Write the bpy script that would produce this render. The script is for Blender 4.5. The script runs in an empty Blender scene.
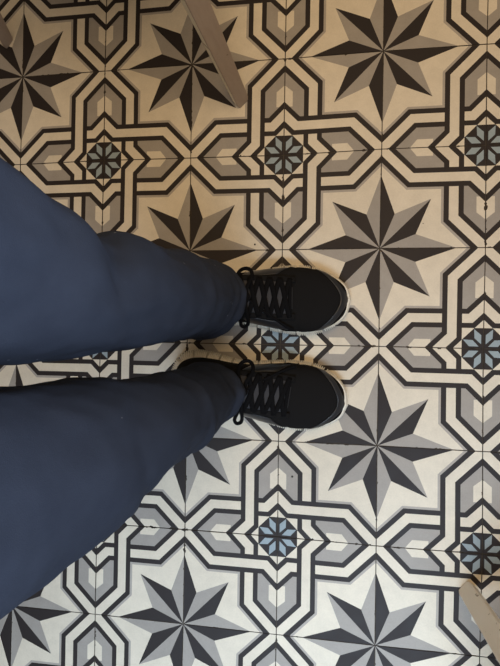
import bpy, bmesh, math, random
from mathutils import Vector, Matrix, noise

random.seed(11)
C = bpy.context.scene.collection
T = 0.18                                   # tile side, metres

# ------------------------------------------------------------------ camera
rv = Vector((0.0101, 0.1658, 0.0157))
CAM = Vector((-0.3969 * T, -0.9294 * T, 5.5491 * T))
ROT = Matrix.Rotation(rv.length, 3, rv.normalized())
cd = bpy.data.cameras.new('camera')
cd.sensor_fit = 'VERTICAL'; cd.sensor_height = 24.0; cd.lens = 535.0 / 666.0 * 24.0
cd.clip_start = 0.01
cam = bpy.data.objects.new('camera', cd); C.objects.link(cam)
cam.matrix_world = Matrix.Translation(CAM) @ ROT.to_4x4()
bpy.context.scene.camera = cam

# ------------------------------------------------------------------ world, light, exposure
w = bpy.data.worlds.new('world'); bpy.context.scene.world = w; w.use_nodes = True
bg = w.node_tree.nodes['Background']
bg.inputs['Color'].default_value = (1.0, 0.78, 0.56, 1); bg.inputs['Strength'].default_value = 0.18

def area(name, loc, target, sx, sy, power, col, spread=math.pi):
    l = bpy.data.lights.new(name, 'AREA'); l.shape = 'RECTANGLE'; l.size = sx; l.size_y = sy
    l.energy = power; l.color = col; l.spread = spread
    o = bpy.data.objects.new(name, l); C.objects.link(o); o.location = loc
    o.rotation_euler = (Vector(target) - Vector(loc)).to_track_quat('-Z', 'Y').to_euler()
    return o
area('assumed_daylight', (0.20, -1.75, 2.9), (0.05, -0.90, 0.0), 1.8, 0.9, 8.4, (0.75, 0.96, 1.18), math.radians(38))  # assumed daylight, source unseen; narrow overhead beam shaped to brighten the near floor
area('thigh_fill', (1.9, -0.45, 1.9), (-0.40, -0.14, 1.02), 0.7, 0.5, 4.4, (0.80, 0.92, 1.04), math.radians(30))  # added cool fill; narrow beam brightens the front of the trouser thighs
area('assumed_warm_lamp', (0.04, 0.40, 1.95), (-0.06, 0.28, 0), 1.1, 1.1, 6.3, (1.0, 0.71, 0.40), math.radians(100))  # assumed warm lamp, unseen; placed overhead to warm the far half of the floor

vs = bpy.context.scene.view_settings
vs.view_transform = 'Standard'; vs.look = 'None'; vs.gamma = 1.0; vs.use_curve_mapping = False
vs.exposure = 0.0

# ------------------------------------------------------------------ helpers
def at(px, py, z=0.0):
    d = ROT @ Vector(((px - 250) / 535.0, -(py - 333) / 535.0, -1.0))
    return CAM + d * ((z - CAM.z) / d.z)

def s2l(c):
    return tuple((x / 12.92 if x <= 0.04045 else ((x + 0.055) / 1.055) ** 2.4) for x in [v / 255.0 for v in c]) + (1.0,)

def obj(name, verts, faces, mats, parent=None, smooth=False, fm=None):
    me = bpy.data.meshes.new(name); me.from_pydata([tuple(v) for v in verts], [], faces); me.update()
    for m in (mats if isinstance(mats, (list, tuple)) else [mats]): me.materials.append(m)
    if fm: me.polygons.foreach_set('material_index', fm)
    if smooth: me.polygons.foreach_set('use_smooth', [True] * len(me.polygons))
    o = bpy.data.objects.new(name, me); C.objects.link(o)
    if parent: o.parent = parent
    return o

def empty(name, loc, label, cat, group=None):
    o = bpy.data.objects.new(name, None); C.objects.link(o); o.location = loc
    o['label'] = label; o['category'] = cat
    if group: o['group'] = group
    return o

class NT:
    def __init__(s, name):
        s.m = bpy.data.materials.new(name); s.m.use_nodes = True
        s.t = s.m.node_tree; s.b = s.t.nodes['Principled BSDF']
    def n(s, typ, **kw):
        nd = s.t.nodes.new(typ)
        for k, v in kw.items(): setattr(nd, k, v)
        return nd
    def l(s, a, b): s.t.links.new(a, b)
    def math(s, op, a, b=None, c=None):
        nd = s.n('ShaderNodeMath', operation=op)
        for i, v in enumerate((a, b, c)):
            if v is None: continue
            if isinstance(v, (int, float)): nd.inputs[i].default_value = v
            else: s.l(v, nd.inputs[i])
        return nd.outputs[0]
    def noise(s, scale, detail=4, rough=0.5, vec=None):
        nd = s.n('ShaderNodeTexNoise'); nd.inputs['Scale'].default_value = scale
        nd.inputs['Detail'].default_value = detail; nd.inputs['Roughness'].default_value = rough
        if vec is None:
            tc = s.n('ShaderNodeTexCoord'); vec = tc.outputs['Object']
        s.l(vec, nd.inputs['Vector'])
        return nd.outputs[0]
    def ramp(s, f, stops):
        r = s.n('ShaderNodeValToRGB'); e = r.color_ramp.elements
        e[0].position, e[0].color = stops[0]; e[1].position, e[1].color = stops[-1]
        for p, c in stops[1:-1]:
            q = e.new(p); q.color = c
        s.l(f, r.inputs[0]); return r.outputs[0]
    def mix(s, f, a, b, mode='MIX'):
        nd = s.n('ShaderNodeMix', data_type='RGBA', blend_type=mode)
        for i, v in ((0, f), (6, a), (7, b)):
            if isinstance(v, (int, float)): nd.inputs[i].default_value = v
            elif isinstance(v, tuple): nd.inputs[i].default_value = v
            else: s.l(v, nd.inputs[i])
        return nd.outputs[2]
    def bump(s, h, strength, dist):
        nd = s.n('ShaderNodeBump'); nd.inputs['Strength'].default_value = strength
        nd.inputs['Distance'].default_value = dist
        s.l(h, nd.inputs['Height']); s.l(nd.outputs[0], s.b.inputs['Normal'])

GROUT = (0.035, 0.026, 0.020, 1)
def tile_mat(name, col, rough=0.55):
    k = NT(name)
    tc = k.n('ShaderNodeTexCoord'); ob = tc.outputs['Object']
    big = k.noise(5.0, 5, 0.6, ob); fine = k.noise(320.0, 3, 0.7, ob); mid = k.noise(38.0, 5, 0.62, ob)
    at_ = k.n('ShaderNodeAttribute', attribute_name='tint'); tint = at_.outputs['Fac']
    v = k.math('ADD', k.math('MULTIPLY', k.math('SUBTRACT', mid, 0.5), 0.30), k.math('MULTIPLY', k.math('SUBTRACT', fine, 0.5), 0.22))
    v = k.math('ADD', v, k.math('MULTIPLY', k.math('SUBTRACT', big, 0.5), 0.22))
    v = k.math('ADD', v, k.math('ADD', tint, 0.5))          # tint 0.5 -> 1.0
    vc = k.n('ShaderNodeCombineColor')
    for i in range(3): k.l(v, vc.inputs[i])
    base = k.mix(1.0, col, vc.outputs[0], 'MULTIPLY')
    # worn, chipped joints: close to the tile's edge
    uv = k.n('ShaderNodeUVMap', uv_map='tile'); sp = k.n('ShaderNodeSeparateXYZ'); k.l(uv.outputs[0], sp.inputs[0])
    def edge(c): return k.math('MINIMUM', c, k.math('SUBTRACT', 1.0, c))
    d = k.math('MINIMUM', edge(sp.outputs[0]), edge(sp.outputs[1]))
    chipn = k.noise(46.0, 4, 0.6, ob)
    lim = k.math('MULTIPLY', k.math('MAXIMUM', k.math('SUBTRACT', chipn, 0.55), 0.0), 0.13)
    chip = k.math('LESS_THAN', d, lim)
    base = k.mix(chip, base, GROUT)
    # scattered pin holes and specks
    vo = k.n('ShaderNodeTexVoronoi'); vo.inputs['Scale'].default_value = 26.0; k.l(ob, vo.inputs['Vector'])
    rnd = k.n('ShaderNodeSeparateColor'); k.l(vo.outputs['Color'], rnd.inputs[0])
    r = k.math('MULTIPLY', k.math('MAXIMUM', k.math('SUBTRACT', rnd.outputs[0], 0.86), 0.0), 0.45)
    hole = k.math('LESS_THAN', vo.outputs['Distance'], r)
    base = k.mix(hole, base, GROUT)
    k.l(base, k.b.inputs['Base Color'])
    rr = k.math('MULTIPLY_ADD', mid, 0.25, rough - 0.12); k.l(rr, k.b.inputs['Roughness'])
    k.b.inputs['Specular IOR Level'].default_value = 0.18
    k.bump(mid, 0.25, 0.0008)
    return k.m

M_CREAM = tile_mat('tile_cream', (0.70, 0.635, 0.525, 1))
M_DARK = tile_mat('tile_dark', (0.026, 0.0205, 0.0205, 1))
M_GREY = tile_mat('tile_grey', (0.345, 0.318, 0.290, 1))
M_PALE = tile_mat('tile_pale_grey', (0.40, 0.365, 0.33, 1))
M_BLUE = tile_mat('tile_blue', (0.30, 0.365, 0.405, 1))
k = NT('grout'); gn = k.noise(90.0)
k.l(k.ramp(gn, [(0.3, (0.02, 0.015, 0.012, 1)), (0.7, (0.075, 0.058, 0.042, 1))]), k.b.inputs['Base Color'])
k.b.inputs['Roughness'].default_value = 0.9; M_GROUT = k.m

# ------------------------------------------------------------------ floor: patterned cement tiles
CREAM, DARK, GREY, PALE, BLUE = 0, 1, 2, 3, 4
def area2(p):
    return 0.5 * sum(p[i][0] * p[(i + 1) % len(p)][1] - p[(i + 1) % len(p)][0] * p[i][1] for i in range(len(p)))
def split(poly, a, b):                     # inside = left of a->b
    ins, out = [], []; n = len(poly)
    dx, dy = b[0] - a[0], b[1] - a[1]; L = math.hypot(dx, dy)
    d = [((p[1] - a[1]) * dx - (p[0] - a[0]) * dy) / L for p in poly]
    for i in range(n):
        p, q = poly[i], poly[(i + 1) % n]; dp, dq = d[i], d[(i + 1) % n]
        if dp >= -1e-7: ins.append(p)
        if dp <= 1e-7: out.append(p)
        if (dp > 1e-7 and dq < -1e-7) or (dp < -1e-7 and dq > 1e-7):
            t = dp / (dp - dq); x = (p[0] + t * (q[0] - p[0]), p[1] + t * (q[1] - p[1]))
            ins.append(x); out.append(x)
    return ins, out
def ok(p): return len(p) >= 3 and abs(area2(p)) > 1e-7
G = 0.0048
cells = [([(G, G), (1 - G, G), (1 - G, 1 - G), (G, 1 - G)], CREAM)]
def paint(Q, m):
    global cells
    if area2(Q) < 0: Q = Q[::-1]
    for i in range(4):                      # keep inside the tile
        sq = [(G, G), (1 - G, G), (1 - G, 1 - G), (G, 1 - G)]
        Q, _ = split(Q, sq[i], sq[(i + 1) % 4])
        if not ok(Q): return
    res = []
    for P, mm in cells:
        rest = P; outs = []
        for i in range(len(Q)):
            ins, out = split(rest, Q[i], Q[(i + 1) % len(Q)])
            if ok(out): outs.append(out)
            rest = ins
            if not ok(rest): break
        if ok(rest): res += [(o, mm) for o in outs]
        else: res.append((P, mm))
    res.append((Q, m)); cells = res
def both(Q, m):
    paint(Q, m); paint([(y, x) for x, y in Q], m)

HW0, TH = 0.045, 0.050                     # half the cream strap, dark line
def strap_pts(off):                        # off > 0: towards the star side
    cx = 0.298; t = math.tan(math.radians(22.5))
    x = cx + off; top = 0.702 + off * t; bot = 0.123 + off * t
    return [(x - (1.03 - top), 1.03), (x, top), (x, bot), (x + bot + 0.03, -0.03)]
def strap(flip):
    lv = [(-HW0 - TH, -HW0, DARK), (-HW0, HW0, CREAM), (HW0, HW0 + TH, DARK)]
    for a, b, m in lv:
        A, B = strap_pts(a), strap_pts(b)
        for i in range(3):
            Q = [A[i], A[i + 1], B[i + 1], B[i]]
            paint([(y, x) for x, y in Q] if flip else Q, m)
# grey shadow strips outside the straps
A, B = strap_pts(HW0 + TH), strap_pts(HW0 + TH + 0.024)
for i in range(2):
    both([A[i], A[i + 1], B[i + 1], B[i]], PALE)
# grey arrow blocks in each arm
both([(.35, 0), (.35, .21), (.663, .21), (.873, 0)], GREY)
both([(.50, 0), (.50, .085), (.655, .085), (.725, 0)], CREAM)
# eight-pointed star at (1,1)
def sp(r, deg): return (1 - r * math.cos(math.radians(deg)), 1 - r * math.sin(math.radians(deg)))
c0 = (1, 1); R1, R2, RI = 0.735, 0.69, 0.372
# clear the middle block to cream before the star (inner square between straps stays cream)
paint([c0, sp(R1, 0), sp(RI, 22.0)], DARK)
paint([c0, sp(RI, 22.0), sp(R2, 45)], GREY)
paint([c0, sp(R2, 45), sp(RI, 68.0)], DARK)
paint([c0, sp(RI, 68.0), sp(R1, 90)], GREY)
strap(True)
strap(False)
# rosette at (0,0)
o_, i_ = 0.203, 0.086
paint([(-.01, -.01), (o_, -.01), (o_, o_), (-.01, o_)], CREAM)
both([(o_ - .004, -.01), (o_ + i_ - .008, -.01), (o_ + i_ - .008, 0), (o_ - .004, i_ - .004)], CREAM)
paint([(0, 0), (o_, 0), (o_, i_), (i_, o_), (0, o_)], DARK)
both([(.088, .192), (.084, .102), (.021, .044), (.021, .134)], BLUE)

merged = cells
verts, faces, fm, tint, uvs = [], [], [], [], []
N0, N1 = -12, 12
jit = {}
def node(i, j):
    if (i, j) not in jit:
        r = random.Random(i * 977 + j * 131)
        jit[(i, j)] = (r.uniform(-.008, .008), r.uniform(-.008, .008))
    return jit[(i, j)]
jit[(-1, 1)] = (0.0, -0.018); jit[(-1, -3)] = (0.0, 0.010); jit[(0, 0)] = (-0.009, -0.003)
jit[(0, -2)] = (-0.007, 0.002); jit[(-2, -3)] = (0.004, 0.009); jit[(1, -3)] = (0.010, -0.003)
jit[(-2, 0)] = (0.007, -0.008); jit[(-2, 2)] = (-0.006, 0.002); jit[(0, 2)] = (0.0, 0.002); jit[(0, -4)] = (0, -0.004)
for i in range(N0, N1):
    for j in range(N0, N1):
        # tile occupies i..i+1, j..j+1 (y up). rosettes sit at odd/odd corners
        ri = i if i % 2 else i + 1; rj = j if j % 2 else j + 1
        si = 2 * i + 1 - ri; sj = 2 * j + 1 - rj
        R = Vector((ri, rj))
        dx, dy = si - ri, sj - rj           # towards the star
        if (dx, dy) == (-1, 1): ea, eb = (-1, 0), (0, 1)
        elif (dx, dy) == (1, 1): ea, eb = (0, 1), (1, 0)
        elif (dx, dy) == (1, -1): ea, eb = (1, 0), (0, -1)
        else: ea, eb = (0, -1), (-1, 0)
        tv = random.gauss(0, 0.022) + 0.5
        z0 = random.uniform(-0.0002, 0.0002); tx = random.uniform(-.0004, .0004); ty = random.uniform(-.0004, .0004)
        def W(a, b):
            x = ri + ea[0] * a + eb[0] * b; y = rj + ea[1] * a + eb[1] * b
            fx, fy = x - i, y - j
            n00, n10, n01, n11 = node(i, j), node(i + 1, j), node(i, j + 1), node(i + 1, j + 1)
            q = [(1 - fx) * (1 - fy) * n00[c] + fx * (1 - fy) * n10[c] + (1 - fx) * fy * n01[c] + fx * fy * n11[c] for c in (0, 1)]
            return ((x + q[0]) * T, (y + q[1]) * T, z0 + tx * (fx - .5) + ty * (fy - .5))
        loc = {}
        def V(p):
            key = (round(p[0], 6), round(p[1], 6))
            if key not in loc:
                loc[key] = len(verts); verts.append(W(*p))
            return loc[key]
        for P, m in merged:
            ids = []; us = []
            for p in P:
                v = V(p)
                if v in ids: continue
                ids.append(v); us.append(p)
            if len(ids) < 3: continue
            faces.append(ids[::-1]); fm.append(m); tint.append(tv); uvs += us[::-1]
        # tile rim down into the joint
        sq = [(G, G), (1 - G, G), (1 - G, 1 - G), (G, 1 - G)]
        top = [V(p) for p in sq]; low = []
        for p in sq:
            x, y, z = W(*p); low.append(len(verts)); verts.append((x, y, -0.004))
        for q in range(4):
            faces.append([top[q], top[(q + 1) % 4], low[(q + 1) % 4], low[q]]); fm.append(5); tint.append(.5)
            uvs += [sq[q], sq[(q + 1) % 4]] * 2
b0 = len(verts)
for x, y in ((N0, N0), (N1, N0), (N1, N1), (N0, N1)): verts.append((x * T, y * T, -0.0016))
faces.append([b0, b0 + 1, b0 + 2, b0 + 3]); fm.append(5); tint.append(.5); uvs += [(0.5, .5)] * 4
floor = obj('floor', verts, faces, [M_CREAM, M_DARK, M_GREY, M_PALE, M_BLUE, M_GROUT], fm=fm)
floor['kind'] = 'structure'
me = floor.data
ul = me.uv_layers.new(name='tile'); ul.data.foreach_set('uv', [c for u in uvs for c in u])
at_ = me.attributes.new('tint', 'FLOAT', 'FACE'); at_.data.foreach_set('value', tint)

# ------------------------------------------------------------------ wooden chairs
def paint_wood(name, base, worn, specks):
    k = NT(name); tc = k.n('ShaderNodeTexCoord')
    mp = k.n('ShaderNodeMapping'); mp.inputs['Scale'].default_value = (9, 9, 1.2); k.l(tc.outputs['Object'], mp.inputs[0])
    g = k.noise(14.0, 5, 0.6, mp.outputs[0]); n2 = k.noise(30.0, 4, .6); n3 = k.noise(75.0, 3, .55)
    c = k.mix(g, base, worn)
    c = k.mix(k.math('MULTIPLY', k.math('GREATER_THAN', n3, 0.70), 0.7), c, specks)
    k.l(c, k.b.inputs['Base Color']); k.b.inputs['Roughness'].default_value = 0.6
    k.bump(n2, 0.3, 0.001); return k.m
M_TAUPE = paint_wood('worn_taupe_wood', (0.33, 0.26, 0.215, 1), (0.44, 0.355, 0.295, 1), (0.07, 0.05, 0.035, 1))
M_EDGE = paint_wood('cream_edge', (0.80, 0.74, 0.60, 1), (0.86, 0.80, 0.66, 1), (0.3, 0.24, 0.17, 1))
M_WHITE = paint_wood('worn_white_wood', (0.93, 0.91, 0.86, 1), (0.88, 0.85, 0.79, 1), (0.22, 0.18, 0.14, 1))
M_WHITE2 = paint_wood('white_edge', (0.94, 0.93, 0.91, 1), (0.91, 0.90, 0.87, 1), (0.5, 0.45, 0.38, 1))

def loft_box(name, secs, mats, parent, bevel=0.003, side_mat=None):
    """secs: list of 4-corner rings (bottom to top)"""
    v = [p for s in secs for p in s]; f = []; m = []
    for a in range(len(secs) - 1):
        for i in range(4):
            f.append([a * 4 + i, a * 4 + (i + 1) % 4, a * 4 + 4 + (i + 1) % 4, a * 4 + 4 + i]); m.append(side_mat[i] if side_mat else 0)
    f.append([3, 2, 1, 0]); m.append(0); n = len(v); f.append([n - 4, n - 3, n - 2, n - 1]); m.append(0)
    o = obj(name, v, f, mats, parent, fm=m)
    bm = bmesh.new(); bm.from_mesh(o.data); bmesh.ops.recalc_face_normals(bm, faces=bm.faces)
    if bevel: bmesh.ops.bevel(bm, geom=list(bm.edges), offset=bevel, segments=2, affect='EDGES', profile=0.6)
    bm.to_mesh(o.data); bm.free()
    return o

def leg(foot, top, fdir, w0, w1, d0, d1, base, mats, parent, side_mat):
    """fdir: outward direction of the broad face (world xy); foot/top centre of that broad face"""
    fd = Vector((fdir[0], fdir[1], 0)).normalized(); sd = Vector((-fd.y, fd.x, 0)); secs = []
    for t in (0.0, 0.02, 0.35, 0.7, 1.0):
        c = foot.lerp(top, t) - base; ww = w0 + (w1 - w0) * t; dd = d0 + (d1 - d0) * t
        if t == 0.0: ww -= 0.006; dd -= 0.002
        secs.append([c - sd * ww / 2, c + sd * ww / 2, c + sd * ww / 2 - fd * dd, c - sd * ww / 2 - fd * dd])
    return loft_box('leg', secs, mats, parent, 0.0022, side_mat)

def chair(base, feet, fdirs, lean, back_dir, w0, w1, d0, d1, mats, smat, label, side_mats, group=None):
    root = empty('wooden_chair', base, label, 'chair', group)
    tops = []
    for fpt, fd, sm in zip(feet, fdirs, side_mats):
        inward = (base - fpt); inward.z = 0; inward.normalize()
        tp = fpt + inward * lean; tp.z = 0.43; tops.append(tp)
        leg(fpt, tp, fd, w0, w1, d0, d1, base, mats, root, sm)
    # seat: rounded slab over the four leg tops
    cen = sum(tops, Vector()) / 4 - base; ring = []
    loc = [t - base - cen for t in tops]
    loc.sort(key=lambda p: math.atan2(p.y, p.x)); rr = []
    for q in range(4):
        p = loc[q].xy; a0 = math.atan2(p.y, p.x)
        for s in range(-4, 5):
            a = a0 + s * math.radians(11); d = p.length + 0.006 - 0.035
            rr.append(Vector((p.x / p.length * d + 0.035 * math.cos(a), p.y / p.length * d + 0.035 * math.sin(a))))
    n = len(rr); v = []; f = []
    prof = [(-0.006, 0.0), (0, 0.004), (0, 0.016), (-0.006, 0.022)]
    for off, z in prof:
        for p in rr: q = p * (1 + off / p.length); v.append((cen.x + q.x, cen.y + q.y, 0.43 + z))
    for a in range(3):
        for i in range(n): f.append([a * n + i, a * n + (i + 1) % n, (a + 1) * n + (i + 1) % n, (a + 1) * n + i])
    f.append(list(range(n))[::-1]); f.append(list(range(3 * n, 4 * n)))
    obj('seat', v, f, smat, root)
    # apron rails between the leg tops
    order = sorted(tops, key=lambda p: math.atan2((p - base).y - cen.y, (p - base).x - cen.x))
    for q in range(4):
        a, b = order[q] - base, order[(q + 1) % 4] - base
        ctr = cen; u = (b - a).normalized(); nrm = Vector((u.y, -u.x, 0))
        a = a + u * 0.02 - nrm * 0.014; b = b - u * 0.02 - nrm * 0.014
        z0, z1 = Vector((0, 0, -0.055)), Vector((0, 0, -0.001))
        loft_box('rail', [[a + z0, a + z0 - nrm * .016, a + z1 - nrm * .016, a + z1], [b + z0, b + z0 - nrm * .016, b + z1 - nrm * .016, b + z1]], mats, root, 0.0015)
    # back posts and top rail at the side away from the camera
    bd = Vector((back_dir[0], back_dir[1], 0)).normalized()
    far = sorted(tops, key=lambda p: -(p - base).dot(bd))[:2]; ends = []
    for p in far:
        a = p - base + Vector((0, 0, 0.023)) - bd * 0.012; b = a + bd * 0.07 + Vector((0, 0, 0.38)); sd = Vector((-bd.y, bd.x, 0))
        a = a - (a - cen).normalized().cross(Vector((0,0,1))) * 0
        h = 0.014
        loft_box('back_post', [[c + sd * h, c - sd * h, c - sd * h - bd * .02, c + sd * h - bd * .02] for c in (a, b)], mats, root, 0.003)
        ends.append((a, b))
    (a0, b0_), (a1, b1) = ends
    for t0, t1 in ((0.42, 0.56), (0.78, 1.0)):
        secs = []
        for s in range(9):
            t = s / 8; lo = a0.lerp(b0_, t0).lerp(a1.lerp(b1, t0), t); hi = a0.lerp(b0_, t1).lerp(a1.lerp(b1, t1), t)
            bow = bd * (0.022 * math.sin(math.pi * t) + 0.001)
            secs.append([lo + bow, lo + bow - bd * .014, hi + bow - bd * .014, hi + bow])
        loft_box('back_rail', secs, mats, root, 0)
    return root

def wd(dx, dy): return (dx, -dy)            # image direction -> world direction
# chair beyond the feet (two of its legs in view)
fa, fb = at(244.5, 104.5), at(10.0, 45.0)
mid = (fa + fb) / 2; e = (fb - fa); perp = Vector((-e.y, e.x, 0))
if perp.y < 0: perp = -perp
fc, fdd = fb + perp, fa + perp
base1 = (fa + fc) / 2
f1 = [fa, fb, fc, fdd]
dirs1 = [wd(.70, .71), wd(.80, .60), wd(-.51, -.86), wd(.86, -.51)]
chair(base1, f1, dirs1, 0.125, (perp.x, perp.y), 0.027, 0.044, 0.014, 0.026, [M_TAUPE, M_EDGE], M_TAUPE,
      'worn taupe wooden chair with cream edged legs, on the dim tiles at the top',
      [[0, 1, 0, 1]] * 4)
# white chair at the lower right (one leg in view)
ga = at(462.5, 585.0)
dv = Vector((.75, -.66, 0)).normalized() * 0.305
base2 = ga + dv; pv = Vector((-dv.y, dv.x, 0))
f2 = [ga, base2 + pv, base2 + dv, base2 - pv]
dirs2 = [wd(-.75, -.62), wd(.66, -.75), wd(.75, .66), wd(-.66, .75)]
chair(base2, f2, dirs2, 0.085, (dv.x, dv.y), 0.029, 0.045, 0.018, 0.028, [M_WHITE, M_WHITE2], M_WHITE,
      'chipped white painted wooden chair, one leg showing beside the blue rosette at lower right', [[0, 1, 0, 1]] * 4)

# ------------------------------------------------------------------ the person
k = NT('navy_cloth'); tc = k.n('ShaderNodeTexCoord')
wv = k.noise(900.0, 2, .6); md = k.noise(26.0, 5, .6); lg = k.noise(6.0, 3, .5)
c = k.mix(md, (0.027, 0.034, 0.056, 1), (0.042, 0.053, 0.084, 1))
vo = k.n('ShaderNodeTexVoronoi'); vo.inputs['Scale'].default_value = 55.0; k.l(tc.outputs['Object'], vo.inputs['Vector'])
rn = k.n('ShaderNodeSeparateColor'); k.l(vo.outputs['Color'], rn.inputs[0])
lint = k.math('LESS_THAN', vo.outputs['Distance'], k.math('MULTIPLY', k.math('MAXIMUM', k.math('SUBTRACT', rn.outputs[1], 0.86), 0.0), 0.7))
c = k.mix(lint, c, (0.20, 0.22, 0.27, 1))
k.l(c, k.b.inputs['Base Color']); k.b.inputs['Roughness'].default_value = 0.9
k.b.inputs['Specular IOR Level'].default_value = 0.08
k.b.inputs['Sheen Weight'].default_value = 0.0; k.b.inputs['Sheen Roughness'].default_value = 0.5
k.bump(k.math('ADD', wv, k.math('MULTIPLY', md, 3.0)), 0.35, 0.0012); M_NAVY = k.m
def plain(name, col, rough, nz=400, bs=0.3, spec=0.4):
    k = NT(name); n = k.noise(nz, 3, .6)
    k.l(k.mix(n, tuple(x * .8 for x in col[:3]) + (1,), tuple(x * 1.2 for x in col[:3]) + (1,)), k.b.inputs['Base Color'])
    k.b.inputs['Roughness'].default_value = rough; k.b.inputs['Specular IOR Level'].default_value = spec
    k.bump(n, bs, 0.0006); return k.m
M_UPPER = plain('black_mesh_fabric', (0.0095, 0.0092, 0.0098), 0.9, 900, .5, .12)
M_RAND = plain('black_glossy_film', (0.018, 0.020, 0.025), 0.30, 60, .1, .6)
M_TONGUE = plain('charcoal_tongue', (0.050, 0.050, 0.056), 0.85, 500, .5, .2)
M_LACE = plain('black_lace', (0.004, 0.004, 0.005), 0.85, 700, .5, .12)
M_SOLE = plain('off_white_foam', (0.80, 0.76, 0.67), 0.65, 200, .15)
M_SKIN = plain('skin', (0.55, 0.36, 0.27), 0.55, 100, .2)
M_SHIRT = plain('dark_jersey', (0.03, 0.032, 0.04), 0.9, 600, .4)

NAD = Vector((CAM.x, CAM.y, 0))
person = empty('person', NAD + Vector((-0.235, -0.02, 0)),
               'person standing on the patterned tiles in navy trousers and black laced sneakers', 'person')
PB = person.location.copy()

def lerp_tab(tab, s):
    """smooth interpolation of rows (s, v...)"""
    if s <= tab[0][0]: return tab[0][1:]
    if s >= tab[-1][0]: return tab[-1][1:]
    for i in range(len(tab) - 1):
        if tab[i][0] <= s <= tab[i + 1][0]:
            p1, p2 = tab[i], tab[i + 1]; p0 = tab[i - 1] if i else p1; p3 = tab[i + 2] if i + 2 < len(tab) else p2
            h = p2[0] - p1[0]; t = (s - p1[0]) / h; out = []
            for c in range(1, len(p1)):
                m1 = (p2[c] - p0[c]) / max(1e-9, p2[0] - p0[0]) * h; m2 = (p3[c] - p1[c]) / max(1e-9, p3[0] - p1[0]) * h
                out.append((2 * t**3 - 3 * t**2 + 1) * p1[c] + (t**3 - 2 * t**2 + t) * m1 + (-2 * t**3 + 3 * t**2) * p2[c] + (t**3 - t**2) * m2)
            return out

# legs: z, cx, cy, rx, ry   (relative to the point below the camera)
LEG_L = [(0.040, -.234, .064, .074, .062), (0.09, -.230, .066, .076, .067), (0.16, -.230, .064, .070, .066), (0.30, -.230, .055, .066, .061),
         (0.40, -.236, .050, .068, .061), (0.455, -.244, .050, .072, .064), (0.54, -.264, .034, .073, .054), (0.59, -.274, .046, .076, .071), (0.68, -.298, .064, .084, .090),
         (0.80, -.318, .076, .098, .096), (0.88, -.328, .084, .105, .092)]
LEG_R = [(0.040, -.234, -.100, .070, .050), (0.09, -.230, -.101, .074, .052), (0.16, -.232, -.104, .069, .053), (0.30, -.230, -.108, .066, .058),
         (0.40, -.236, -.112, .069, .062), (0.47, -.246, -.120, .073, .074), (0.55, -.264, -.1265, .075, .081), (0.68, -.296, -.130, .085, .092),
         (0.80, -.318, -.114, .098, .096), (0.88, -.328, -.104, .105, .092)]
def fold(side, z, a, p):
    """cloth folds: displacement along the ring normal"""
    ca, sa = math.cos(a), math.sin(a); d = 0.0
    q = Vector((ca * .55 + side * 4, sa * .55, z * 3.2))
    d += 0.007 * noise.noise(q * 1.7) + 0.003 * noise.noise(q * 4.1) + 0.0022 * noise.noise(Vector((q.x * 7, q.y * 7, q.z * 11)))
    # cloth stacked above the hem
    hz = max(0.0, min(1.0, 1 - (z - .03) / 0.20)); hz = hz * hz * (3 - 2 * hz)
    warp = 0.020 * noise.noise(Vector((ca * .9 + side, sa * .9, z * 2))) + 0.012 * math.sin(a * 1.0 + side)
    wv_ = math.sin((z + warp) * 95)
    d += hz * 0.0075 * (wv_ - 0.35 * wv_ * wv_) * (0.6 + 0.4 * math.cos(a + side * .6))
    # drape under the knee: a soft ledge, sharper on the inner or outer side
    zk = (0.490 if side > 0 else 0.455) + 0.070 * max(0, ca) ** 2 + 0.012 * math.sin(2 * a)
    wl = 0.3 + 0.7 * max(0.0, sa * side)
    d += wl * 0.006 / (1 + math.exp(-(z - zk) / 0.005)) * math.exp(-max(0, z - zk) / 0.10)
    d -= wl * 0.005 * math.exp(-((z - zk + 0.012) / 0.012) ** 2)
    # diagonal pulls
    for zz, ph, am, wd_ in ((.30, 0.6, .0045, .014), (.245, 2.2, .0035, .012), (.345, -1.0, .004, .013), (.56, .4, .003, .02)):
        zc = zz + .035 * math.sin(a + ph * 2 + side); m = max(0.0, math.cos(a - ph * side))
        d += am * m * math.exp(-((z - zc) / wd_) ** 2)
    return d
def leg_tube(tab, side, nz=150, na=72):
    v, f = [], []
    def ring(z, shrink=0.0, tilt=0.0):
        cx, cy, rx, ry = lerp_tab(tab, z); idx = []
        for q in range(na):
            a = 2 * math.pi * q / na; p = Vector((math.cos(a), math.sin(a), 0))
            r = 1.0 - 0.0
            x = cx + (rx - shrink) * p.x; y = cy + (ry - shrink) * p.y
            d = fold(side, z, a, p)
            zz = z + tilt * (math.cos(a) * 0.5 + 0.5)
            idx.append(len(v)); v.append(NAD + Vector((x + d * p.x, y + d * p.y, zz)) - PB)
        return idx
    rings = []
    zt = 0.88
    for kx in (0.26, 0.14, 0.06): rings.append(ring(max(kx, .045), 0.011, 0.040 * max(0, 1 - (kx - .04) / .2)))
    for q in range(nz + 1):
        z = 0.040 + (zt - 0.040) * q / nz
        rings.append(ring(z, 0.003 if q == 0 else 0.0, 0.040 * max(0, 1 - (z - .04) / .2)))
    for A_, B_ in zip(rings, rings[1:]):
        for i in range(na): f.append([A_[i], A_[(i + 1) % na], B_[(i + 1) % na], B_[i]])
    f.append(rings[0][::-1]); f.append(rings[-1])
    return v, f
v1, f1_ = leg_tube(LEG_L, 1); v2, f2_ = leg_tube(LEG_R, -1)
PEL = [(0.70, -.330, -.015, .035, .05), (0.745, -.330, -.015, .08, .12), (0.80, -.334, -.014, .108, .168), (0.88, -.338, -.012, .112, .178), (0.96, -.335, -.012, .104, .165), (1.02, -.332, -.012, .098, .155)]
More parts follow.
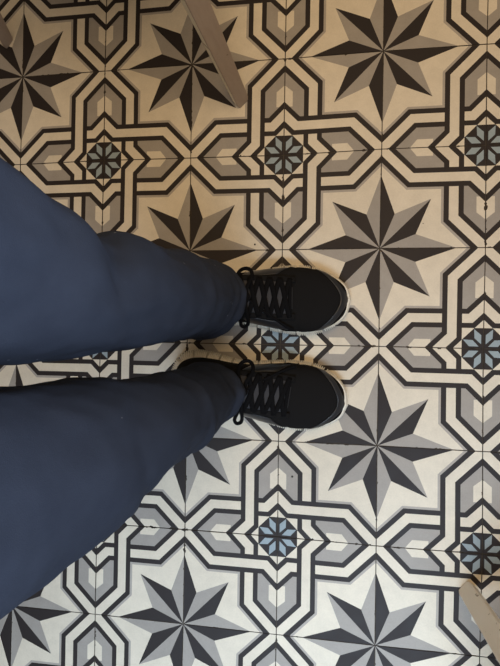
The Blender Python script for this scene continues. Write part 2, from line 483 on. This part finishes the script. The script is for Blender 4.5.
def tube(tab, z0, z1, nz, na=72, base=PB, fn=None):
    v, f = [], []; rings = []
    for q in range(nz + 1):
        z = z0 + (z1 - z0) * q / nz; cx, cy, rx, ry = lerp_tab(tab, z); idx = []
        for i in range(na):
            a = 2 * math.pi * i / na; d = fn(z, a) if fn else 0
            idx.append(len(v)); v.append(NAD + Vector((cx + (rx + d) * math.cos(a), cy + (ry + d) * math.sin(a), z)) - base)
        rings.append(idx)
    for A_, B_ in zip(rings, rings[1:]):
        for i in range(na): f.append([A_[i], A_[(i + 1) % na], B_[(i + 1) % na], B_[i]])
    f.append(rings[0][::-1]); f.append(rings[-1]); return v, f
v3, f3_ = tube(PEL, 0.70, 1.02, 30)
vv = v1 + v2 + v3
ff = f1_ + [[i + len(v1) for i in f] for f in f2_] + [[i + len(v1) + len(v2) for i in f] for f in f3_]
tro = obj('trousers', vv, ff, M_NAVY, person, smooth=True)
md_ = tro.modifiers.new('remesh', 'REMESH'); md_.mode = 'VOXEL'; md_.voxel_size = 0.0042; md_.use_smooth_shade = True
sm_ = tro.modifiers.new('smooth', 'SMOOTH'); sm_.factor = 0.5; sm_.iterations = 4

# body: one continuous skinned figure inside the clothes (legs and feet to the waist)
def skin_mesh(name, pts, edges, radii, mat, parent, base):
    me = bpy.data.meshes.new(name); me.from_pydata([tuple(Vector(p) - base) for p in pts], edges, [])
    o = bpy.data.objects.new(name, me); C.objects.link(o); me.materials.append(mat); o.parent = parent
    s = o.modifiers.new('skin', 'SKIN'); s.use_smooth_shade = True
    for q, r in enumerate(radii): me.skin_vertices[0].data[q].radius = (r, r)
    me.skin_vertices[0].data[0].use_root = True
    u = o.modifiers.new('sub', 'SUBSURF'); u.levels = 1; u.render_levels = 1
    return o
def npt(x, y, z): return NAD + Vector((x, y, z))
pts = [npt(-.332, -.012, .93), npt(-.318, .078, .80), npt(-.285, .062, .64), npt(-.245, .052, .47), npt(-.236, .056, .30), npt(-.24, .058, .10), npt(-.20, .060, .055), npt(-.10, .063, .040),
       npt(-.318, -.104, .80), npt(-.285, -.104, .64), npt(-.245, -.105, .47), npt(-.236, -.112, .30), npt(-.24, -.094, .10), npt(-.20, -.096, .055), npt(-.10, -.104, .040)]
eds = [(0, 1), (1, 2), (2, 3), (3, 4), (4, 5), (5, 6), (6, 7), (0, 8), (8, 9), (9, 10), (10, 11), (11, 12), (12, 13), (13, 14)]
rad = [.07, .066, .045, .034, .034, .028, .026, .02, .066, .045, .036, .034, .028, .026, .02]
def add(p, parent_i, r_):
    pts.append(npt(*p)); rad.append(r_); eds.append((parent_i, len(pts) - 1)); return len(pts) - 1
ch = add((-.335, -.012, 1.12), 0, .085); ch = add((-.34, -.012, 1.30), ch, .10); nk = add((-.33, -.012, 1.46), ch, .05)
h1 = add((-.315, -.012, 1.53), nk, .062); h2 = add((-.295, -.012, 1.60), h1, .080); h3 = add((-.295, -.012, 1.68), h2, .072)
add((-.21, -.012, 1.575), h2, .012)
for sd in (-1, 1):
    a1 = add((-.335, -.012 + sd * .15, 1.36), ch, .05); a2 = add((-.30, -.012 + sd * .225, 1.20), a1, .042)
    a3 = add((-.29, -.012 + sd * .235, 1.09), a2, .036); a4 = add((-.17, -.012 + sd * .17, 1.10), a3, .030)
    a5 = add((-.07, -.012 + sd * .115, 1.12), a4, .022); a6 = add((-.035, -.012 + sd * .095, 1.12), a5, .026)
    for q, (ln, rr_) in enumerate(((.060, .0085), (.068, .009), (.062, .0088), (.048, .0078))):
        f1a = add((-.004, -.012 + sd * (.094 + (q - 1.5) * .004), 1.155 - q * .022), a6, rr_)
        f2a = add((.004 + ln * .45, -.012 + sd * (.088 - .010), 1.152 - q * .022), f1a, rr_ * .92)
        add((.004 + ln * .62, -.012 + sd * (.088 - .034), 1.149 - q * .021), f2a, rr_ * .85)
    t1 = add((-.035, -.012 + sd * .070, 1.140), a6, .011); add((-.012, -.012 + sd * .048, 1.146), t1, .0095)
skin_mesh('body', pts, eds, rad, M_SKIN, person, PB)
sp_ = [npt(-.335, -.012, 1.00), npt(-.335, -.012, 1.14), npt(-.34, -.012, 1.30), npt(-.335, -.012, 1.42)]
se = [(0, 1), (1, 2), (2, 3)]; sr = [(.115, .165), (.115, .165), (.12, .175), (.06, .08)]
for sd in (-1, 1):
    n0 = len(sp_)
    sp_ += [npt(-.335, -.012 + sd * .17, 1.37), npt(-.30, -.012 + sd * .23, 1.20), npt(-.29, -.012 + sd * .238, 1.085), npt(-.17, -.012 + sd * .172, 1.10), npt(-.09, -.012 + sd * .126, 1.118)]
    se += [(2, n0)] + [(n0 + q, n0 + q + 1) for q in range(4)]; sr += [(.065,) * 2, (.055,) * 2, (.050,) * 2, (.042,) * 2, (.034,) * 2]
hb = bmesh.new(); bmesh.ops.create_uvsphere(hb, u_segments=32, v_segments=20, radius=1)
for vt in hb.verts:
    c_ = vt.co.copy(); vt.co = Vector((c_.x * .094 - .012, c_.y * .084, c_.z * .10 + .02)) * (1 + .02 * noise.noise(c_ * 6)) + npt(-.298, -.012, 1.64) - PB
bmesh.ops.delete(hb, geom=[vt for vt in hb.verts if vt.co.z < 1.615 + max(0, vt.co.x - (-.06)) * .6], context='VERTS')
hm = bpy.data.meshes.new('hair'); hb.to_mesh(hm); hb.free(); hm.materials.append(M_LACE); hm.polygons.foreach_set('use_smooth', [True] * len(hm.polygons))
ho = bpy.data.objects.new('hair', hm); C.objects.link(ho); ho.parent = person
shirt = skin_mesh('shirt', sp_, se, [x[0] for x in sr], M_SHIRT, person, PB)
for q, x in enumerate(sr): shirt.data.skin_vertices[0].data[q].radius = x

# ------------------------------------------------------------------ sneakers
L = 0.316
OUT = [(0, .000, .000), (.012, .017, .017), (.04, .029, .029), (.10, .037, .038), (.20, .0395, .0425), (.33, .0385, .0455), (.45, .043, .049), (.58, .0515, .0545),
       (.70, .0570, .0575), (.80, .0557, .0538), (.88, .0480, .0445), (.94, .0365, .0325), (.98, .0210, .0190), (1.0, .000, .000)]
HT = [(0, .020, 0), (.03, .050, 0), (.10, .072, 0), (.30, .083, 0), (.42, .076, 0), (.55, .060, 0), (.68, .046, 0), (.80, .036, 0), (.90, .029, 0), (.96, .021, 0), (1.0, .004, 0)]
def half(s, side):
    m, l = lerp_tab(OUT, s); 
    e = 1.0
    return max(0.0, (m if side < 0 else l)) * 1.03
def shoe(sideflip, heel, ang, groupless_label=None):
    """sideflip +1: lateral side towards +y (left foot)"""
    root = bpy.data.objects.new('sneaker', None); C.objects.link(root); root.parent = person
    root.location = heel - PB; root.rotation_euler = (0, 0, ang)
    # outline as a dense closed loop
    NN = 560; loop = []
    def outline(n):
        pts = []
        h = n // 2
        for q in range(h):
            s = (1 - math.cos(math.pi * q / h)) / 2; pts.append((s * L, half(s, 1) * sideflip, s, 1))
        for q in range(h):
            s = (1 + math.cos(math.pi * q / h)) / 2; pts.append((s * L, -half(s, -1) * sideflip, s, -1))
        return pts
    raw = outline(2400)
    # resample by arc length
    acc = [0]
    for i in range(len(raw)): 
        a, b = raw[i], raw[(i + 1) % len(raw)]; acc.append(acc[-1] + math.hypot(a[0] - b[0], a[1] - b[1]))
    tot = acc[-1]; j = 0
    NN = 1500
    for q in range(NN):
        d = tot * q / NN
        while acc[j + 1] < d: j += 1
        a, b = raw[j % len(raw)], raw[(j + 1) % len(raw)]; t = (d - acc[j]) / max(1e-9, acc[j + 1] - acc[j])
        loop.append((a[0] + (b[0] - a[0]) * t, a[1] + (b[1] - a[1]) * t, a[2] + (b[2] - a[2]) * t))
    nrm = []
    for q in range(NN):
        a, b = loop[q - 6], loop[(q + 6) % NN]; tx, ty = b[0] - a[0], b[1] - a[1]; l_ = math.hypot(tx, ty) or 1
        nx, ny = (ty / l_, -tx / l_)
        if sideflip > 0: nx, ny = -nx, -ny
        nrm.append((nx, ny))
    prof = [(0.0, -.004), (0.002, .001), (.008, .0045), (.017, .0055), (.024, .0040), (.0285, .0012), (.0300, -.003), (.0285, -.010)]
    v, f = [], []
    for z, off in prof:
        for q in range(NN):
            x, y, s = loop[q]; flare = (1 + 2.2 * max(0, 1 - s / .40)) * (1 - .45 * max(0, (s - .8) / .2))
            o_ = off if off < 0 else off * flare
            pitch = q * tot / NN
            toe = min(1, max(0, (0.93 - s) / 0.06)); 
            if z >= .002 and z <= .0285:
                if (q % 7) in (0, 1, 2): o_ -= 0.0034 * toe              # fine ribs
                if (pitch % 0.0245) < 0.0030: o_ -= 0.0065 * toe        # flex cuts
            rise = 0.010 * max(0, (s - .86) / .14) ** 2 * (1 if z < .02 else .4)
            v.append((x + nrm[q][0] * o_, y + nrm[q][1] * o_, z + rise + .001))
    for a in range(len(prof) - 1):
        for q in range(NN): f.append([a * NN + q, a * NN + (q + 1) % NN, (a + 1) * NN + (q + 1) % NN, (a + 1) * NN + q])
    f.append(list(range(NN))); f.append(list(range((len(prof) - 1) * NN, len(prof) * NN)))
    so = obj('sole', v, f, M_SOLE, root)
    bm = bmesh.new(); bm.from_mesh(so.data); bmesh.ops.recalc_face_normals(bm, faces=bm.faces); bm.to_mesh(so.data); bm.free()
    # upper surface
    def S(s, t, off=0.0):
        def P(s, t):
            s = min(max(s, 0), 1); ph = t * math.pi / 2
            w_ = max(0, half(s, 1 if t > 0 else -1) - 0.0005) ; h_ = lerp_tab(HT, s)[0]
            y = w_ * (1 if t > 0 else -1) * abs(math.sin(ph)) ** 0.86
            z = 0.024 + h_ * abs(math.cos(ph)) ** 0.62
            x = s * L
            return Vector((x, y * sideflip, z))
        p = P(s, t)
        if off:
            e = 0.004; du = P(s + e, t) - P(s - e, t); dv = P(s, t + .01) - P(s, t - .01)
            n = du.cross(dv)
            if n.length > 1e-12:
                n.normalize()
                if n.z < 0: n = -n
                p = p + n * off
        return p
    def patch(name, fn, nu, nv, mat, parent, thick=0.0):
        v = [fn(i / nu, j / nv) for i in range(nu + 1) for j in range(nv + 1)]
        f = [[i * (nv + 1) + j, (i + 1) * (nv + 1) + j, (i + 1) * (nv + 1) + j + 1, i * (nv + 1) + j + 1] for i in range(nu) for j in range(nv)]
        o = obj(name, v, f, mat, parent, smooth=True)
        bm = bmesh.new(); bm.from_mesh(o.data); bmesh.ops.remove_doubles(bm, verts=bm.verts, dist=1e-5)
        bmesh.ops.recalc_face_normals(bm, faces=bm.faces); 
        if thick:
            up = sum(f_.normal.z * f_.calc_area() for f_ in bm.faces)
            if up < 0: bmesh.ops.reverse_faces(bm, faces=bm.faces)
        bm.to_mesh(o.data); bm.free()
        if thick:
            so_ = o.modifiers.new('solid', 'SOLIDIFY'); so_.thickness = thick; so_.offset = 1.0
        return o
    def crease(s, t):
        return 0.0012 * math.exp(-((s - .66 - .02 * t) / .02) ** 2) - 0.0015 * math.exp(-((s - .70 + .01 * t) / .012) ** 2)
    up = patch('upper', lambda a, b: S((1 - math.cos(math.pi * a)) / 2, b * 2 - 1, crease((1 - math.cos(math.pi * a)) / 2, b * 2 - 1) + 1e-6), 110, 60, M_UPPER, root)
    # glossy toe guard along the front edge
    patch('toe_guard', lambda a, b: S(.86 + .138 * math.sin(a * math.pi / 2) * 1.0, (b * 2 - 1) * 1.0, 0.0006) if False else
          S(1 - (1 - math.cos(abs(b * 2 - 1) * 1.15)) * 0.24 - 0.012 - a * 0.040, (b * 2 - 1) * (0.97 - a * .12), 0.0005), 8, 50, M_RAND, root, 0.0008)
    # side overlays (smooth film panels)
    for sd in (-1, 1):
        patch('side_overlay', lambda a, b: S(.40 + .20 * a + 0.06 * b, sd * (.50 + .36 * b * (1 - .25 * a)), 0.0006), 16, 10, M_RAND, root, 0.0008)
    # tongue and the throat of the shoe
    patch('tongue', lambda a, b: S(.30 + .385 * a, (b * 2 - 1) * (.40 - .12 * a) * (1 if a < .93 else (1 - (a - .93) * 6)), 0.0012 + .0012 * math.cos((b * 2 - 1) * 1.5)), 26, 14, M_TONGUE, root, 0.001)
    for sd in (-1, 1):
        patch('eyestay', lambda a, b: S(.34 + .36 * a, sd * ((.38 - .12 * a) + (.15 - .03 * a) * b), 0.0026), 26, 6, M_UPPER, root, 0.0016)
    # laces: flat bands from eyelet to eyelet, then the bow
    def band(name, path, wd_, th, parent, mat=M_LACE):
        n = len(path); v, f = [], []
        for i, p in enumerate(path):
            t = (path[min(i + 1, n - 1)] - path[max(i - 1, 0)]).normalized()
            upv = Vector((0, 0, 1)); sd_ = t.cross(upv)
            if sd_.length < 0.25: sd_ = Vector((0, 1, 0)) if i == 0 or True else sd_
            sd_.normalize(); u_ = sd_.cross(t).normalized()
            for q in range(8):
                a = 2 * math.pi * q / 8; v.append(p + sd_ * math.cos(a) * wd_ / 2 + u_ * math.sin(a) * th / 2)
        for i in range(n - 1):
            for q in range(8): f.append([i * 8 + q, i * 8 + (q + 1) % 8, (i + 1) * 8 + (q + 1) % 8, (i + 1) * 8 + q])
        f.append(list(range(8))[::-1]); f.append(list(range((n - 1) * 8, n * 8)))
        return obj(name, v, f, mat, parent, smooth=True)
    rows = [.670, .615, .560, .505, .450]
    for r_, s in enumerate(rows):
        tt = .40 - .12 * ((s - .34) / .36) + .05
        s2 = rows[r_ + 1] if r_ + 1 < len(rows) else s
        path = [S(s, -tt + 2 * tt * q / 14, .0048 + .0012 * math.sin(math.pi * q / 14)) for q in range(15)]
        if r_ == 0: band('lace', path, .0065, .0022, root)
        if r_ + 1 < len(rows):
            for sd in (-1, 1):
                path = [S(s + (s2 - s) * q / 14, sd * (-tt + 2 * tt * q / 14), .0048 + (.0022 if sd > 0 else .0008) * math.sin(math.pi * q / 14)) for q in range(15)]
                band('lace', path, .0088, .0022, root)
    kn = S(.44, 0.0, .010)
    bz = bmesh.new(); bmesh.ops.create_icosphere(bz, subdivisions=3, radius=0.0075)
    for vtx in bz.verts: vtx.co = Vector((vtx.co.x * .9, vtx.co.y * 1.3, vtx.co.z * .7)) * (1 + .15 * math.sin(vtx.co.x * 900)) + kn
    mk = bpy.data.meshes.new('lace_knot'); bz.to_mesh(mk); bz.free(); mk.materials.append(M_LACE)
    mk.polygons.foreach_set('use_smooth', [True] * len(mk.polygons))
    ko = bpy.data.objects.new('lace_knot', mk); C.objects.link(ko); ko.parent = root
    def bez(ps, n=26):
        out = []
        m = len(ps) - 1
        for q in range(n + 1):
            t = q / n * m; i = min(int(t), m - 1); u = t - i
            p0 = ps[max(i - 1, 0)]; p1 = ps[i]; p2 = ps[i + 1]; p3 = ps[min(i + 2, m)]
            out.append(0.5 * ((2 * p1) + (p2 - p0) * u + (2 * p0 - 5 * p1 + 4 * p2 - p3) * u * u + (3 * p1 - p0 - 3 * p2 + p3) * u ** 3))
        return out
    def Lc(s, y, z): return Vector((s * L, y, z))
    for sd in (-1, 1):
        # sd is in world y terms
        if sd > 0:
            loopp = [kn, Lc(.415, .020, kn.z + .001), Lc(.395, .036, kn.z - .010), Lc(.405, .047, kn.z - .020), Lc(.435, .051, kn.z - .024), Lc(.465, .046, kn.z - .018), Lc(.475, .034, kn.z - .008), Lc(.455, .016, kn.z + .001), kn]
        else:
            k_ = .80 if sideflip > 0 else 1.0
            loopp = [kn] + [Lc(a_, -b_ * k_, kn.z - c_ * k_) for a_, b_, c_ in ((.43, .020, -.001), (.425, .040, .014), (.405, .056, .036), (.418, .063, .042), (.445, .057, .036), (.452, .040, .014), (.446, .018, 0))] + [kn]
        band('lace_loop', bez(loopp, 44), .0066, .0026, root)
    e1 = [kn] + [S(.44 + .25 * q / 6, (.04 + .60 * q / 6) * (-1 if ang > 0.05 or True else 1) * 1, .0062) for q in range(1, 7)]
    band('lace_end', bez(e1, 24), .0042, .002, root)
    e2 = [kn] + [S(.44 - .05 * q / 5, .7 * q / 5, .006) for q in range(1, 6)]
    band('lace_end', bez(e2, 24), .0042, .002, root)
    return root
shoe(1, npt(-.299, .0685, 0), math.radians(0.4))
shoe(-1, npt(-.299, -.071, 0), math.radians(-8.3))
